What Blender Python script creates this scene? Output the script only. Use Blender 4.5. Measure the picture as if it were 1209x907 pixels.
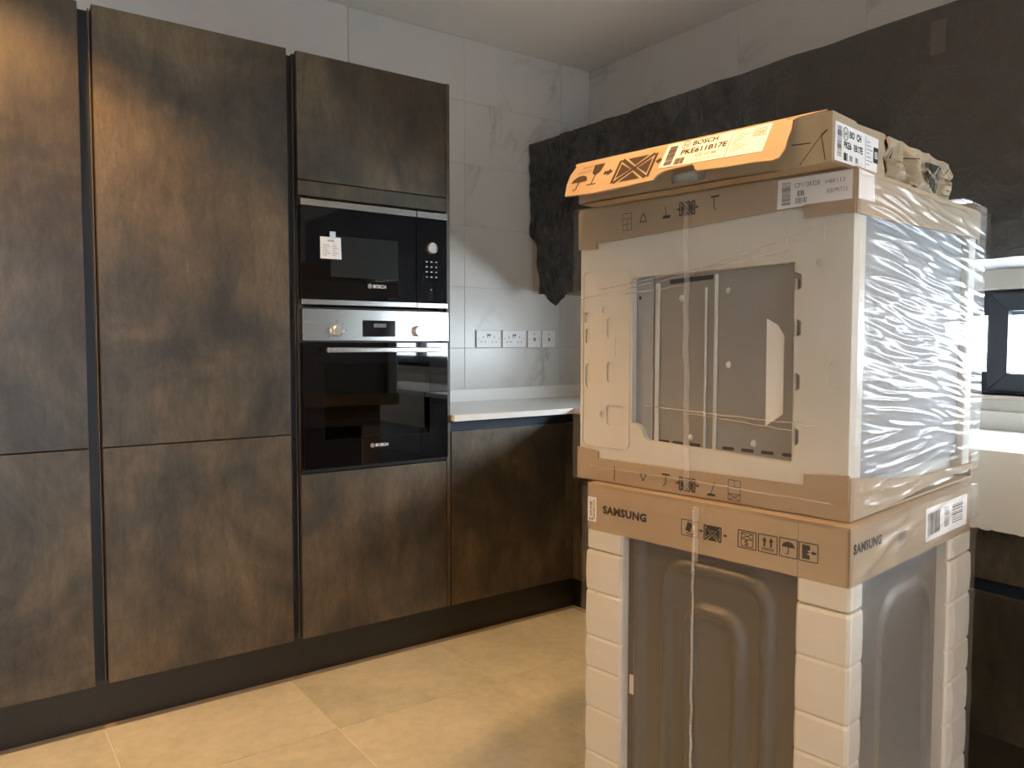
import bpy, bmesh, math, random
from mathutils import Vector, Matrix, noise
from mathutils.geometry import tessellate_polygon
random.seed(7)
scene = bpy.context.scene
COL = scene.collection
for o in list(bpy.data.objects):
    bpy.data.objects.remove(o)

# ------------------------------------------------------------------ camera
CAM_Z, F_PX, YAW, PITCH, ROLL = 1.2247, 918.93, 0.6236, 0.0524, 0.0012
fw = Vector((math.sin(YAW)*math.cos(PITCH), math.cos(YAW)*math.cos(PITCH), -math.sin(PITCH)))
rt = Vector((math.cos(YAW), -math.sin(YAW), 0)); up = rt.cross(fw)
r2 = rt*math.cos(ROLL)+up*math.sin(ROLL); u2 = -rt*math.sin(ROLL)+up*math.cos(ROLL)
cd = bpy.data.cameras.new('camera'); cam = bpy.data.objects.new('camera', cd); COL.objects.link(cam)
cd.sensor_width = 36; cd.lens = F_PX/1209*36; cd.clip_start = .02
m = Matrix((r2, u2, -fw)).transposed().to_4x4(); m.translation = (0, 0, CAM_Z); cam.matrix_world = m
scene.camera = cam

# ------------------------------------------------------------------ world, lights, exposure
w = bpy.data.worlds.new('overcast_sky'); scene.world = w; w.use_nodes = True
bgn = w.node_tree.nodes['Background']; bgn.inputs[0].default_value = (.79, .895, 1, 1); bgn.inputs[1].default_value = 33.0
vs = scene.view_settings
vs.view_transform = 'Standard'; vs.look = 'None'; vs.gamma = 1; vs.use_curve_mapping = False
vs.exposure = 0.4
LAMP_COL = (1, .54, .20); LAMP_W = 92
WIN_Y0, WIN_Y1, WIN_Z0, WIN_Z1 = -1.2, 2.45, 1.05, 1.41
pl = bpy.data.lights.new('window_portal', 'AREA'); pl.shape = 'RECTANGLE'; pl.size = WIN_Z1-WIN_Z0; pl.size_y = WIN_Y1-WIN_Y0
pl.cycles.is_portal = True
po = bpy.data.objects.new('window_portal', pl); COL.objects.link(po)
pr = bpy.data.lights.new('fill_door_portal', 'AREA'); pr.shape = 'RECTANGLE'; pr.size = .40; pr.size_y = 2.1; pr.cycles.is_portal = True  # samples sky light through the added rear fill opening
pro = bpy.data.objects.new('fill_door_portal', pr); COL.objects.link(pro); pro.location = (-.05, -3.26, 1.05); pro.rotation_euler = (math.pi/2, 0, math.pi)
po.location = (3.02, (WIN_Y0+WIN_Y1)/2, (WIN_Z0+WIN_Z1)/2); po.rotation_euler = (0, math.pi/2, 0)

# ------------------------------------------------------------------ material helpers
class NT:
    def __init__(s, name):
        s.m = bpy.data.materials.new(name); s.m.use_nodes = True; s.t = s.m.node_tree; s.t.nodes.clear()
        s.out = s.n('ShaderNodeOutputMaterial')
    def n(s, typ, **kw):
        nd = s.t.nodes.new(typ)
        for k, v in kw.items():
            if k in nd.inputs: s.set(nd.inputs[k], v)
            else: setattr(nd, k, v)
        return nd
    def set(s, inp, v):
        if hasattr(v, 'is_output'): s.t.links.new(v, inp)
        elif isinstance(v, (tuple, list)) and inp.type == 'RGBA' and len(v) == 3: inp.default_value = (*v, 1)
        elif isinstance(v, (int, float)) and inp.type == 'RGBA': inp.default_value = (v, v, v, 1)
        else: inp.default_value = v
    def i(s, nd, k, v): s.set(nd.inputs[k], v)
    def coords(s, scale=(1, 1, 1), rnd=True):
        tc = s.n('ShaderNodeTexCoord'); mp = s.n('ShaderNodeMapping'); s.i(mp, 'Vector', tc.outputs['Object']); mp.inputs['Scale'].default_value = scale
        if rnd:
            oi = s.n('ShaderNodeObjectInfo'); ml = s.n('ShaderNodeMath', operation='MULTIPLY'); s.i(ml, 0, oi.outputs['Random']); ml.inputs[1].default_value = 37.0
            cx = s.n('ShaderNodeCombineXYZ'); 
            for k in range(3): s.i(cx, k, ml.outputs[0])
            s.i(mp, 'Location', cx.outputs[0])
        return mp.outputs[0]
    def noise(s, vec, scale, detail=4, rough=.5, dist=0):
        nd = s.n('ShaderNodeTexNoise'); s.i(nd, 'Vector', vec); nd.inputs['Scale'].default_value = scale; nd.inputs['Detail'].default_value = detail
        nd.inputs['Roughness'].default_value = rough; nd.inputs['Distortion'].default_value = dist
        return nd.outputs['Fac']
    def ramp(s, fac, stops):
        nd = s.n('ShaderNodeValToRGB'); s.i(nd, 'Fac', fac); cr = nd.color_ramp
        while len(cr.elements) > len(stops): cr.elements.remove(cr.elements[-1])
        while len(cr.elements) < len(stops): cr.elements.new(.5)
        for e, (p, c) in zip(cr.elements, stops):
            e.position = p; e.color = (*c, 1) if isinstance(c, (tuple, list)) else (c, c, c, 1)
        return nd.outputs['Color']
    def mix(s, fac, a, b, mode='MIX'):
        nd = s.n('ShaderNodeMix', data_type='RGBA', blend_type=mode)
        s.set(nd.inputs[0], fac); s.set(nd.inputs[6], a); s.set(nd.inputs[7], b)
        return nd.outputs[2]
    def bump(s, h, strength=.3, dist=.002):
        nd = s.n('ShaderNodeBump'); s.i(nd, 'Height', h); nd.inputs['Strength'].default_value = strength; nd.inputs['Distance'].default_value = dist
        return nd.outputs['Normal']
    def schlick(s, f0, span):
        lw = s.n('ShaderNodeLayerWeight'); lw.inputs[0].default_value = .5
        pw = s.n('ShaderNodeMath', operation='POWER'); s.i(pw, 0, lw.outputs['Facing']); pw.inputs[1].default_value = 5.0
        ad = s.n('ShaderNodeMath', operation='MULTIPLY_ADD'); s.i(ad, 0, pw.outputs[0]); ad.inputs[1].default_value = span; ad.inputs[2].default_value = f0; ad.use_clamp = True
        return ad
    def principled(s, color, rough=.5, metal=0, spec=.5, normal=None, **kw):
        b = s.n('ShaderNodeBsdfPrincipled'); s.i(b, 'Base Color', color); s.i(b, 'Roughness', rough); s.i(b, 'Metallic', metal); s.i(b, 'Specular IOR Level', spec)
        if normal is not None: s.i(b, 'Normal', normal)
        for k, v in kw.items(): s.i(b, k.replace('_', ' '), v)
        s.t.links.new(b.outputs[0], s.out.inputs[0]); return s.m

def plain(name, color, rough=.5, metal=0, spec=.5, var=.0, scale=8, bump=0, bscale=60, **kw):
    t = NT(name); v = t.coords(); c = color
    if var:
        f = t.noise(v, scale, 5); c = t.mix(f, tuple(x*(1-var) for x in color), tuple(min(1, x*(1+var)) for x in color))
    n = t.bump(t.noise(v, bscale, 3), bump) if bump else None
    return t.principled(c, rough, metal, spec, n, **kw)

def mk_door():
    t = NT('bronze_laminate'); v = t.coords(); vz = t.coords((1, 1, .30)); vf = t.coords((1, 1, .22))
    big = t.noise(v, 2.4, 5, .60, .6); mid = t.noise(vz, 15, 9, .74, .4); fine = t.noise(vf, 90, 4, .7); grain = t.noise(v, 240, 2, .6)
    c = t.ramp(big, [(.34, (.026, .0215, .0150)), (.46, (.050, .040, .025)), (.56, (.082, .062, .036)), (.70, (.118, .088, .050))])
    c = t.mix(.8, c, t.ramp(mid, [(.32, .45), (.5, .95), (.68, 1.45)]), 'MULTIPLY')
    c = t.mix(.6, c, t.ramp(fine, [(.3, .70), (.7, 1.25)]), 'MULTIPLY')
    c = t.mix(.5, c, t.ramp(grain, [(.3, .75), (.7, 1.2)]), 'MULTIPLY')
    r = t.ramp(mid, [(.3, .52), (.7, .38)])
    return t.principled(c, r, .25, .75, t.bump(t.mix(.5, mid, fine), .16, .002))
def mk_marble():
    t = NT('marble_tile'); v = t.coords(); 
    wv = t.noise(v, 1.5, 6, .55, 1.0); a = t.n('ShaderNodeMath', operation='SUBTRACT'); t.i(a, 0, wv); a.inputs[1].default_value = .5
    ab = t.n('ShaderNodeMath', operation='ABSOLUTE'); t.i(ab, 0, a.outputs[0])
    vein = t.ramp(ab.outputs[0], [(0, 1.0), (.006, .75), (.022, 0.12), (.06, 0)])
    msk = t.ramp(t.noise(v, 2.3, 3), [(.50, 0), (.68, .8)])
    vm = t.mix(1, vein, msk, 'MULTIPLY')
    base = t.mix(t.noise(v, 3, 4), (.60, .575, .535), (.68, .655, .615))
    c = t.mix(vm, base, (.40, .37, .34))
    return t.principled(c, .30, 0, .5)
def mk_floor():
    t = NT('stone_floor_tile'); v = t.coords(); b = t.noise(v, 2.2, 8, .62, .5); f = t.noise(v, 26, 4, .6)
    c = t.ramp(b, [(.3, (.36, .375, .33)), (.52, (.44, .455, .40)), (.72, (.52, .53, .47))])
    c = t.mix(.35, c, t.ramp(f, [(.35, .78), (.65, 1.15)]), 'MULTIPLY')
    return t.principled(c, t.ramp(b, [(.3, .5), (.7, .36)]), 0, .45, t.bump(f, .06, .002))
def mk_card(name, c0, c1):
    t = NT(name); v = t.coords(rnd=False); b = t.noise(v, 5, 5, .6); f = t.noise(t.coords((1, 1, .1), False), 160, 2)
    c = t.mix(b, c0, c1)
    return t.principled(c, .78, 0, .25, t.bump(f, .15, .001))
def mk_steel():
    t = NT('brushed_steel'); f = t.noise(t.coords((.03, 1, 1)), 260, 2)
    return t.principled(t.mix(f, (.56, .55, .53), (.70, .69, .67)), .27, 1, .5, t.bump(f, .05, .0005))
def mk_black_film():
    t = NT('black_polythene'); v = t.coords(rnd=False); d = t.noise(v, 3.5, 7, .65, .8); s = t.noise(t.coords((1, 1, .3), False), 9, 6, .7, .6)
    c = t.ramp(d, [(.35, (.010, .010, .010)), (.6, (.020, .0185, .017)), (.75, (.036, .030, .025))])
    c = t.mix(t.ramp(s, [(.55, 0), (.8, .5)]), c, (.045, .040, .036))
    sp = t.n('ShaderNodeSeparateXYZ'); t.i(sp, 0, v)
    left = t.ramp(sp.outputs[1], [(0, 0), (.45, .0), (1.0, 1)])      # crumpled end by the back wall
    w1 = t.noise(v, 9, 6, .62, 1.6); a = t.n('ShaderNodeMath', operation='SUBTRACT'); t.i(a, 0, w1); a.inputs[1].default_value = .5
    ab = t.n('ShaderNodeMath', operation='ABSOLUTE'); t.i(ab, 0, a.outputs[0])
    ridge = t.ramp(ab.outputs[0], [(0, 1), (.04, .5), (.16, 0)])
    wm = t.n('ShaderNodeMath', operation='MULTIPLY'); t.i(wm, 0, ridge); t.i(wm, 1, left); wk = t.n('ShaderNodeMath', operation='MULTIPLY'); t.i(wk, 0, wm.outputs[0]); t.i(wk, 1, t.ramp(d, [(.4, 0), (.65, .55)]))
    c = t.mix(wk.outputs[0], c, (.15, .145, .135))                    # wrinkle sheen painted into the colour as lighter ridges
    hgt = t.mix(left, t.mix(.93, ridge, t.mix(.9, t.noise(v, 4, 3), (.5, .5, .5))), ridge)
    return t.principled(c, t.mix(left, t.ramp(d, [(.3, .34), (.7, .5)]), .25), 0, 1.0, t.bump(hgt, .9, .02))
def mk_film(name, haze, gloss, rough, tint=(.97, .975, .98), span=.85):
    t = NT(name); tr = t.n('ShaderNodeBsdfTransparent'); tr.inputs[0].default_value = (*tint, 1)
    df = t.n('ShaderNodeBsdfDiffuse'); df.inputs[0].default_value = (.85, .85, .84, 1)
    gl = t.n('ShaderNodeBsdfGlossy'); gl.inputs['Roughness'].default_value = rough
    ad = t.schlick(gloss, span)
    m1 = t.n('ShaderNodeMixShader'); m1.inputs[0].default_value = haze; t.t.links.new(tr.outputs[0], m1.inputs[1]); t.t.links.new(df.outputs[0], m1.inputs[2])
    m2 = t.n('ShaderNodeMixShader'); t.i(m2, 0, ad.outputs[0]); t.t.links.new(m1.outputs[0], m2.inputs[1]); t.t.links.new(gl.outputs[0], m2.inputs[2])
    t.t.links.new(m2.outputs[0], t.out.inputs[0]); return t.m
def mk_glass(name, tint, rough=.0, k=1.0):
    t = NT(name); tr = t.n('ShaderNodeBsdfTransparent'); tr.inputs[0].default_value = (*tint, 1)
    gl = t.n('ShaderNodeBsdfGlossy'); gl.inputs['Roughness'].default_value = rough
    ad = t.schlick(.045*k, .95)
    m2 = t.n('ShaderNodeMixShader'); t.i(m2, 0, ad.outputs[0]); t.t.links.new(tr.outputs[0], m2.inputs[1]); t.t.links.new(gl.outputs[0], m2.inputs[2])
    t.t.links.new(m2.outputs[0], t.out.inputs[0]); return t.m
def mk_emit(name, col, s):
    t = NT(name); e = t.n('ShaderNodeEmission'); e.inputs[0].default_value = (*col, 1); e.inputs[1].default_value = s
    t.t.links.new(e.outputs[0], t.out.inputs[0]); return t.m

M = dict(
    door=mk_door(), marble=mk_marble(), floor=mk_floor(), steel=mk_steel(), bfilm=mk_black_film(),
    card=mk_card('brown_cardboard', (.31, .235, .150), (.40, .31, .205)),
    card_pale=mk_card('pale_cardboard', (.54, .50, .43), (.62, .575, .50)),
    film=mk_film('stretch_film', .035, .05, .10), film_w=mk_film('wrinkled_stretch_film', .085, .020, .27, span=.40), seam=mk_film('film_seam', .20, .07, .3), tape=mk_film('clear_tape', .04, .05, .25),
    glass=mk_glass('window_glass', (.96, .97, .97)), oglass=mk_glass('smoked_oven_glass', (.16, .16, .17), 0, 1.7),
    plaster=plain('white_plaster', (.74, .70, .655), .85, spec=.2, var=.02, scale=3, bump=.05),
    ceiling=plain('ceiling_paint', (.89, .87, .83), .9, spec=.15, var=.015, scale=2),
    grout=plain('pale_grout', (.52, .51, .49), .9, spec=.1), fgrout=plain('floor_grout', (.66, .66, .60), .9, spec=.1, var=.1),
    strip=plain('mortar_strip', (.27, .245, .215), .9, spec=.1, var=.2, scale=14), screed=plain('grey_screed', (.17, .145, .12), .9, spec=.1, var=.15, scale=20),
    plinth=plain('dark_plinth', (.019, .0150, .0105), .42, var=.2, scale=6), edge=plain('door_edge', (.085, .075, .062), .5),
    channel=plain('anthracite_channel', (.012, .014, .018), .45, metal=.3), carc=plain('dark_carcass', (.030, .024, .019), .6),
    navy=plain('navy_channel', (.022, .030, .045), .4, metal=.4),
    quartz=plain('white_quartz', (.85, .83, .78), .28, var=.03, scale=90), 
    bglass=plain('black_glass', (.004, .004, .005), .03, spec=.55), bplast=plain('black_plastic', (.010, .010, .011), .4),
    cavity=plain('enamel_cavity', (.02, .02, .02), .4), mwwin=plain('microwave_window', (.020, .021, .021), .12),
    white=plain('white_plastic', (.80, .79, .77), .35), print_w=plain('white_print', (.75, .75, .74), .5), grey_p=plain('grey_print', (.25, .25, .25), .6),
    paper=plain('white_paper', (.78, .77, .76), .7, spec=.2, var=.02), ink=plain('black_ink', (.018, .016, .015), .7, spec=.2), ink_b=plain('brown_black_ink', (.055, .040, .032), .8, spec=.1), ink_g=plain('faded_ink', (.20, .18, .16), .8, spec=.1),
    foam=plain('white_foam', (.58, .58, .535), .75, spec=.25, var=.03, scale=30, bump=.10, bscale=260),
    zinc=plain('galvanised_panel', (.36, .36, .35), .36, metal=.55, var=.06, scale=4), zinc_l=plain('pale_zinc', (.62, .65, .64), .35, metal=.3), ovenback=plain('oven_back_panel', (.27, .265, .25), .42, metal=.25, var=.04, scale=3), pgrey=plain('pale_grey_sheet', (.27, .295, .315), .75, spec=.15, var=.04, scale=3), washer=plain('washer_panel', (.060, .054, .050), .42, metal=.1, var=.05, scale=3), greym=plain('grey_side_panel', (.22, .22, .22), .38, metal=.4, var=.05, scale=3), brownm=plain('coated_panel', (.155, .135, .118), .40, metal=.35, var=.05, scale=3),
    insul=plain('white_insulation', (.80, .80, .77), .8), rim=plain('lamp_bezel', (.8, .8, .8), .4), lens=mk_emit('lamp_lens', LAMP_COL, 30),
    frame=plain('anthracite_frame', (.035, .043, .058), .38), wood=plain('pale_wood_edge', (.56, .46, .34), .6, var=.08), sill=plain('cream_sill', (.70, .60, .52), .5),
    chrome=plain('satin_knob', (.78, .76, .72), .25, metal=.9), blue=plain('pale_blue_tape', (.55, .62, .70), .5), disp=plain('display_glass', (.010, .010, .013), .08), dispt=plain('display_digits', (.10, .11, .12), .4),
)

# ------------------------------------------------------------------ mesh helpers
class MB:
    def __init__(s): s.v = []; s.f = []
    def add(s, vs_, fs):
        b = len(s.v); s.v += [tuple(v) for v in vs_]; s.f += [tuple(b+i for i in f) for f in fs]; return s
    def box(s, x0, x1, y0, y1, z0, z1):
        return s.add([(x, y, z) for z in (z0, z1) for y in (y0, y1) for x in (x0, x1)], [(0, 2, 3, 1), (4, 5, 7, 6), (0, 1, 5, 4), (2, 6, 7, 3), (0, 4, 6, 2), (1, 3, 7, 5)])
    def plate(s, outer, holes, f, h0, h1):
        """polygon with holes in (a,b), extruded from h0 to h1, mapped by f(a,b,h)"""
        loops = [outer]+list(holes); pts = [p for l in loops for p in l]; n = len(pts)
        tris = tessellate_polygon([[Vector((a, b, 0)) for a, b in l] for l in loops])
        vs_ = [f(a, b, h1) for a, b in pts]+[f(a, b, h0) for a, b in pts]
        fs = [tuple(t) for t in tris]+[tuple(n+i for i in reversed(t)) for t in tris]
        k = 0
        for l in loops:
            c = len(l)
            for i in range(c): j = (i+1) % c; fs.append((k+i, k+j, n+k+j, n+k+i))
            k += c
        return s.add(vs_, fs)
    def flat(s, poly, f, h=0):
        tris = tessellate_polygon([[Vector((a, b, 0)) for a, b in poly]]); return s.add([f(a, b, h) for a, b in poly], tris)
    def grid(s, f, nu, nv):
        vs_ = [f(i/nu, j/nv) for j in range(nv+1) for i in range(nu+1)]
        return s.add(vs_, [(j*(nu+1)+i, j*(nu+1)+i+1, (j+1)*(nu+1)+i+1, (j+1)*(nu+1)+i) for j in range(nv) for i in range(nu)])
    def rings(s, rings, cap=True):
        n = len(rings[0]); b = len(s.v); s.v += [tuple(p) for r in rings for p in r]
        for k in range(len(rings)-1):
            for i in range(n): j = (i+1) % n; s.f.append((b+k*n+i, b+k*n+j, b+(k+1)*n+j, b+(k+1)*n+i))
        if cap: s.f.append(tuple(b+i for i in reversed(range(n)))); s.f.append(tuple(b+(len(rings)-1)*n+i for i in range(n)))
        return s
    def lathe(s, prof, f, n=24):
        """prof [(r,h)] about axis; f(a,b,h)"""
        return s.rings([[f(r*math.cos(2*math.pi*i/n), r*math.sin(2*math.pi*i/n), h) for i in range(n)] for r, h in prof])
    def tube(s, pts, r, n=8):
        pts = [Vector(p) for p in pts]; rings = []
        for i, p in enumerate(pts):
            d = (pts[min(i+1, len(pts)-1)]-pts[max(i-1, 0)]).normalized(); a = d.orthogonal().normalized()
            if rings:
                a = (rings[-1][0]-pts[i-1]); a = (a-d*a.dot(d)).normalized()
            b2 = d.cross(a); rings.append([p+(a*math.cos(2*math.pi*k/n)+b2*math.sin(2*math.pi*k/n))*(r if not callable(r) else r(i/(len(pts)-1))) for k in range(n)])
        return s.rings(rings)
    def mesh(s, name, mat, smooth=False, fix=True):
        me = bpy.data.meshes.new(name); me.from_pydata(s.v, [], s.f); me.materials.append(M[mat] if isinstance(mat, str) else mat)
        if fix:
            bm = bmesh.new(); bm.from_mesh(me); bmesh.ops.recalc_face_normals(bm, faces=bm.faces); bm.to_mesh(me); bm.free()
        if smooth: me.polygons.foreach_set('use_smooth', [True]*len(me.polygons))
        me.update(); return me
    def build(s, name, mat, parent=None, bevel=0, smooth=False, fix=True, label=None):
        return link(name, s.mesh(name, mat, smooth, fix), parent, bevel, label)
def link(name, me, parent=None, bevel=0, label=None):
    o = bpy.data.objects.new(name, me); COL.objects.link(o); o.parent = parent
    if bevel:
        b = o.modifiers.new('bevel', 'BEVEL'); b.width = bevel; b.segments = 2; b.limit_method = 'ANGLE'
    if label: o['label'] = label
    return o
def box(name, mat, x0, x1, y0, y1, z0, z1, parent=None, bevel=0, label=None):
    return MB().box(x0, x1, y0, y1, z0, z1).build(name, mat, parent, bevel, label=label)
def tag(o, label, cat=None, group=None, kind=None):
    o['label'] = label
    if cat: o['category'] = cat
    if group: o['group'] = group
    if kind: o['kind'] = kind
    return o
def thing(name, label, cat, loc=(0, 0, 0), rz=0, group=None):
    o = bpy.data.objects.new(name, None); COL.objects.link(o); o.location = loc; o.rotation_euler = (0, 0, rz); o.empty_display_size = .05
    return tag(o, label, cat, group)
def struct(o, label): o['kind'] = 'structure'; o['label'] = label; return o
def sub(parent_loc):
    """shift function: world box bounds -> local of an unrotated Empty"""
    px, py, pz = parent_loc
    def b(name, mat, x0, x1, y0, y1, z0, z1, parent, bevel=0, label=None): return box(name, mat, x0-px, x1-px, y0-py, y1-py, z0-pz, z1-pz, parent, bevel, label)
    return b
def N(*p): return noise.noise(Vector(p))
def sm(a, b, x): t = min(1, max(0, (x-a)/(b-a))); return t*t*(3-2*t)

_tcache = {}
def text_pts(body, bold=0.0, space=1.0):
    key = (body, bold, space)
    if key not in _tcache:
        cu = bpy.data.curves.new('t', 'FONT'); cu.body = body; cu.size = 1; cu.offset = bold; cu.space_character = space; cu.resolution_u = 3
        o = bpy.data.objects.new('t', cu); COL.objects.link(o); bpy.context.view_layer.update()
        me = bpy.data.meshes.new_from_object(o.evaluated_get(bpy.context.evaluated_depsgraph_get()))
        v = [(p.co.x, p.co.y) for p in me.vertices]; f = [tuple(p.vertices) for p in me.polygons]
        bpy.data.objects.remove(o); bpy.data.curves.remove(cu); bpy.data.meshes.remove(me)
        x0 = min(a for a, b in v); x1 = max(a for a, b in v); y0 = min(b for a, b in v); y1 = max(b for a, b in v)
        _tcache[key] = ([((a-x0)/(x1-x0), (b-y0)/(y1-y0)) for a, b in v], f)
    return _tcache[key]
class Print:
    """flat print on a face: f(a,b,h) maps, (a0,b0) lower left as seen, sx = direction of reading along a"""
    def __init__(s, f, a0, b0, sx=1, h=.0008, shear=0.0): s.f = f; s.a0 = a0; s.b0 = b0; s.sx = sx; s.h = h; s.m = MB(); s.shear = shear
    def p(s, a, b): return s.f(s.a0+s.sx*a, s.b0+b, s.h)
    def poly(s, pts): tr = tessellate_polygon([[Vector((a, b, 0)) for a, b in pts]]); s.m.add([s.p(a, b) for a, b in pts], tr); return s
    def rect(s, x0, y0, x1, y1): return s.poly([(x0, y0), (x1, y0), (x1, y1), (x0, y1)])
    def line(s, x0, y0, x1, y1, w_):
        dx, dy = x1-x0, y1-y0; l = math.hypot(dx, dy) or 1; nx, ny = -dy/l*w_/2, dx/l*w_/2
        return s.poly([(x0+nx, y0+ny), (x1+nx, y1+ny), (x1-nx, y1-ny), (x0-nx, y0-ny)])
    def path(s, pts, w_):
        for (a, b), (c, d) in zip(pts, pts[1:]): s.line(a, b, c, d, w_)
        return s
    def ring(s, cx, cy, r, w_, n=20): return s.path([(cx+r*math.cos(2*math.pi*i/n), cy+r*math.sin(2*math.pi*i/n)) for i in range(n+1)], w_)
    def frame(s, x0, y0, x1, y1, w_): return s.path([(x0, y0), (x1, y0), (x1, y1), (x0, y1), (x0, y0)], w_)
    def text(s, body, x, y, wd, ht, bold=.0, space=1.0):
        v, f = text_pts(body, bold, space); s.m.add([s.p(x+a*wd, y+b*ht) for a, b in v], f); return s
    def bars(s, x0, y0, x1, y1, n, vert=True, seed=1):
        r = random.Random(seed)
        for i in range(n):
            t0 = i/n; t1 = (i+r.uniform(.3, .8))/n
            if vert: s.rect(x0+(x1-x0)*t0, y0, x0+(x1-x0)*t1, y1)
            else: s.rect(x0, y0+(y1-y0)*t0, x1, y0+(y1-y0)*t1)
        return s
    def logo(s, cx, cy, r):
        s.ring(cx, cy, r, r*.16)
        s.rect(cx-r*.5, cy-r*.62, cx-r*.34, cy+r*.62).rect(cx+r*.34, cy-r*.62, cx+r*.5, cy+r*.62).rect(cx-r*.5, cy-r*.1, cx+r*.5, cy+r*.1); return s
    def umbrella(s, x, y, k):
        s.poly([(x+k*(.5+.5*math.cos(a)), y+k*(.55+.42*math.sin(a))) for a in [math.pi*i/12 for i in range(13)]])
        s.rect(x+k*.46, y+k*.12, x+k*.54, y+k*.6); return s.path([(x+k*.5, y+k*.14), (x+k*.47, y+k*.05), (x+k*.38, y+k*.03), (x+k*.33, y+k*.1)], k*.07)
    def goblet(s, x, y, k, v=1.0):
        s.poly([(x+k*.05, y+k*v), (x+k*.95, y+k*v), (x+k*.85, y+k*.6*v), (x+k*.6, y+k*.48*v), (x+k*.4, y+k*.48*v), (x+k*.15, y+k*.6*v)])
        return s.rect(x+k*.45, y+k*.08, x+k*.55, y+k*.52*v).rect(x+k*.12, y, x+k*.88, y+k*.1)
    def arrow(s, x, y, k, d=1):
        q = [(0, .3), (.5, .3), (.5, .08), (1, .5), (.5, .92), (.5, .7), (0, .7)]
        return s.poly([(x+k*(a if d > 0 else 1-a), y+k*b) for a, b in q])
    def arrow_up(s, x, y, wd, ht): return s.poly([(x+wd*a, y+ht*b) for a, b in [(.3, 0), (.7, 0), (.7, .55), (1, .55), (.5, 1), (0, .55), (.3, .55)]])
    def crossbox(s, x, y, wd, ht, t):
        s.line(x, y, x+wd, y+ht, t).line(x, y+ht, x+wd, y, t).rect(x-t, y, x-t*.2, y+ht).rect(x+wd+t*.2, y, x+wd+t, y+ht)
        g = t*1.1
        s.poly([(x+g*1.6, y+ht), (x+wd-g*1.6, y+ht), (x+wd/2, y+ht/2+g)]); s.poly([(x+g*1.6, y), (x+wd-g*1.6, y), (x+wd/2, y+ht/2-g)])
        s.poly([(x+t*.2, y+g*1.3), (x+t*.2, y+ht-g*1.3), (x+wd/2-g, y+ht/2)]); return s.poly([(x+wd-t*.2, y+g*1.3), (x+wd-t*.2, y+ht-g*1.3), (x+wd/2+g, y+ht/2)])
    def build(s, name, mat, parent, label=None): return s.m.build(name, mat, parent, fix=False, label=label)

# ------------------------------------------------------------------ room shell
YW, XW, ZC = 3.265, 2.865, 2.704           # faces of the tiled back and right walls, ceiling
XL, YR = -2.6, -3.2
FTX, FTY, FP = .3593, 2.281, .605          # floor joints
flo = box('floor', 'screed', XL, XW+.25, YR, YW+.2, -.06, -.008); struct(flo, 'beige stone tiled floor')
fb = MB()
tile_me = MB().box(0, FP-.003, 0, FP-.003, -.008, 0).mesh('tile', 'floor')
gr = box('grout_bed', 'fgrout', XL, 2.297, YR, 2.711, -.008, -.0025, flo)
for i in range(-5, 4):
    for j in range(-9, 1):
        x0 = FTX+i*FP+.0015; y0 = FTY+j*FP+.0015; x1 = x0+FP-.003; y1 = y0+FP-.003
        cx1 = min(x1, 2.300); cy1 = min(y1, 2.712)
        if cx1-x0 < .02 or cy1-y0 < .02: continue
        if cx1 == x1 and cy1 == y1: me = tile_me
        else: me = MB().box(0, cx1-x0, 0, cy1-y0, -.008, 0).mesh('tile', 'floor')
        o = link('tile', me, flo, .0012); o.location = (x0, y0, 0)
MB().box(XL, 2.334, 2.7125, 2.744, -.008, -.001).build('edge_strip', 'strip', flo); MB().box(2.3005, 2.334, -1.2, 2.7125, -.008, -.001).build('edge_strip', 'strip', flo)
for i in range(-5, 4):                      # cut row against the plinth
    x0 = FTX+i*FP+.0015; x1 = min(x0+FP-.003, 2.300); y0 = FTY+FP+.0015
    if y0 < 2.70 and x1-x0 > .02:
        o = link('tile', MB().box(0, x1-x0, 0, 2.712-y0, -.008, 0).mesh('tile', 'floor'), flo, .0012); o.location = (x0, y0, 0)
struct(box('ceiling', 'ceiling', XL, XW+.25, YR, YW+.2, ZC, ZC+.1), 'plain white painted ceiling')
wb = box('wall_back', 'plaster', XL, XW+.25, YW+.0075, YW+.2, -.06, ZC); struct(wb, 'pale wall behind the tall cabinets, tiled in white marble')
box('grout_bed', 'grout', 1.459, XW+.01, YW+.0018, YW+.0075, .86, ZC, wb)
wr = MB(); X0, X1 = XW+.0075, XW+.25
wr.box(X0, X1, YR, YW+.0075, -.06, WIN_Z0).box(X0, X1, YR, YW+.0075, WIN_Z1, ZC).box(X0, X1, YR, WIN_Y0, WIN_Z0, WIN_Z1).box(X0, X1, WIN_Y1, YW+.0075, WIN_Z0, WIN_Z1)
wr = wr.build('wall_right', 'plaster'); struct(wr, 'tiled marble wall above and below the strip window')
struct(box('wall_left', 'plaster', XL-.1, XL, YR, YW+.2, -.06, ZC), 'plain white wall')
PX0, PX1, PZ1 = -.25, .15, 2.1  # added rear opening, width set by how much fill daylight is wanted
struct(MB().box(XL-.1, PX0, YR-.1, YR, -.06, ZC).box(PX1, XW+.25, YR-.1, YR, -.06, ZC).box(PX0, PX1, YR-.1, YR, PZ1, ZC).build('wall_rear', 'plaster'), 'plain white wall with an added opening for fill daylight')
def rect_minus(r, h):
    x0, x1, z0, z1 = r; a0, a1, c0, c1 = h
    if a0 >= x1 or a1 <= x0 or c0 >= z1 or c1 <= z0: return [r]
    out = []
    if z0 < c0: out.append((x0, x1, z0, c0))
    if c1 < z1: out.append((x0, x1, c1, z1))
    zz0, zz1 = max(z0, c0), min(z1, c1)
    if x0 < a0: out.append((x0, a0, zz0, zz1))
    if a1 < x1: out.append((a1, x1, zz0, zz1))
    return out
G = .0011
bt_me = {}
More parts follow.
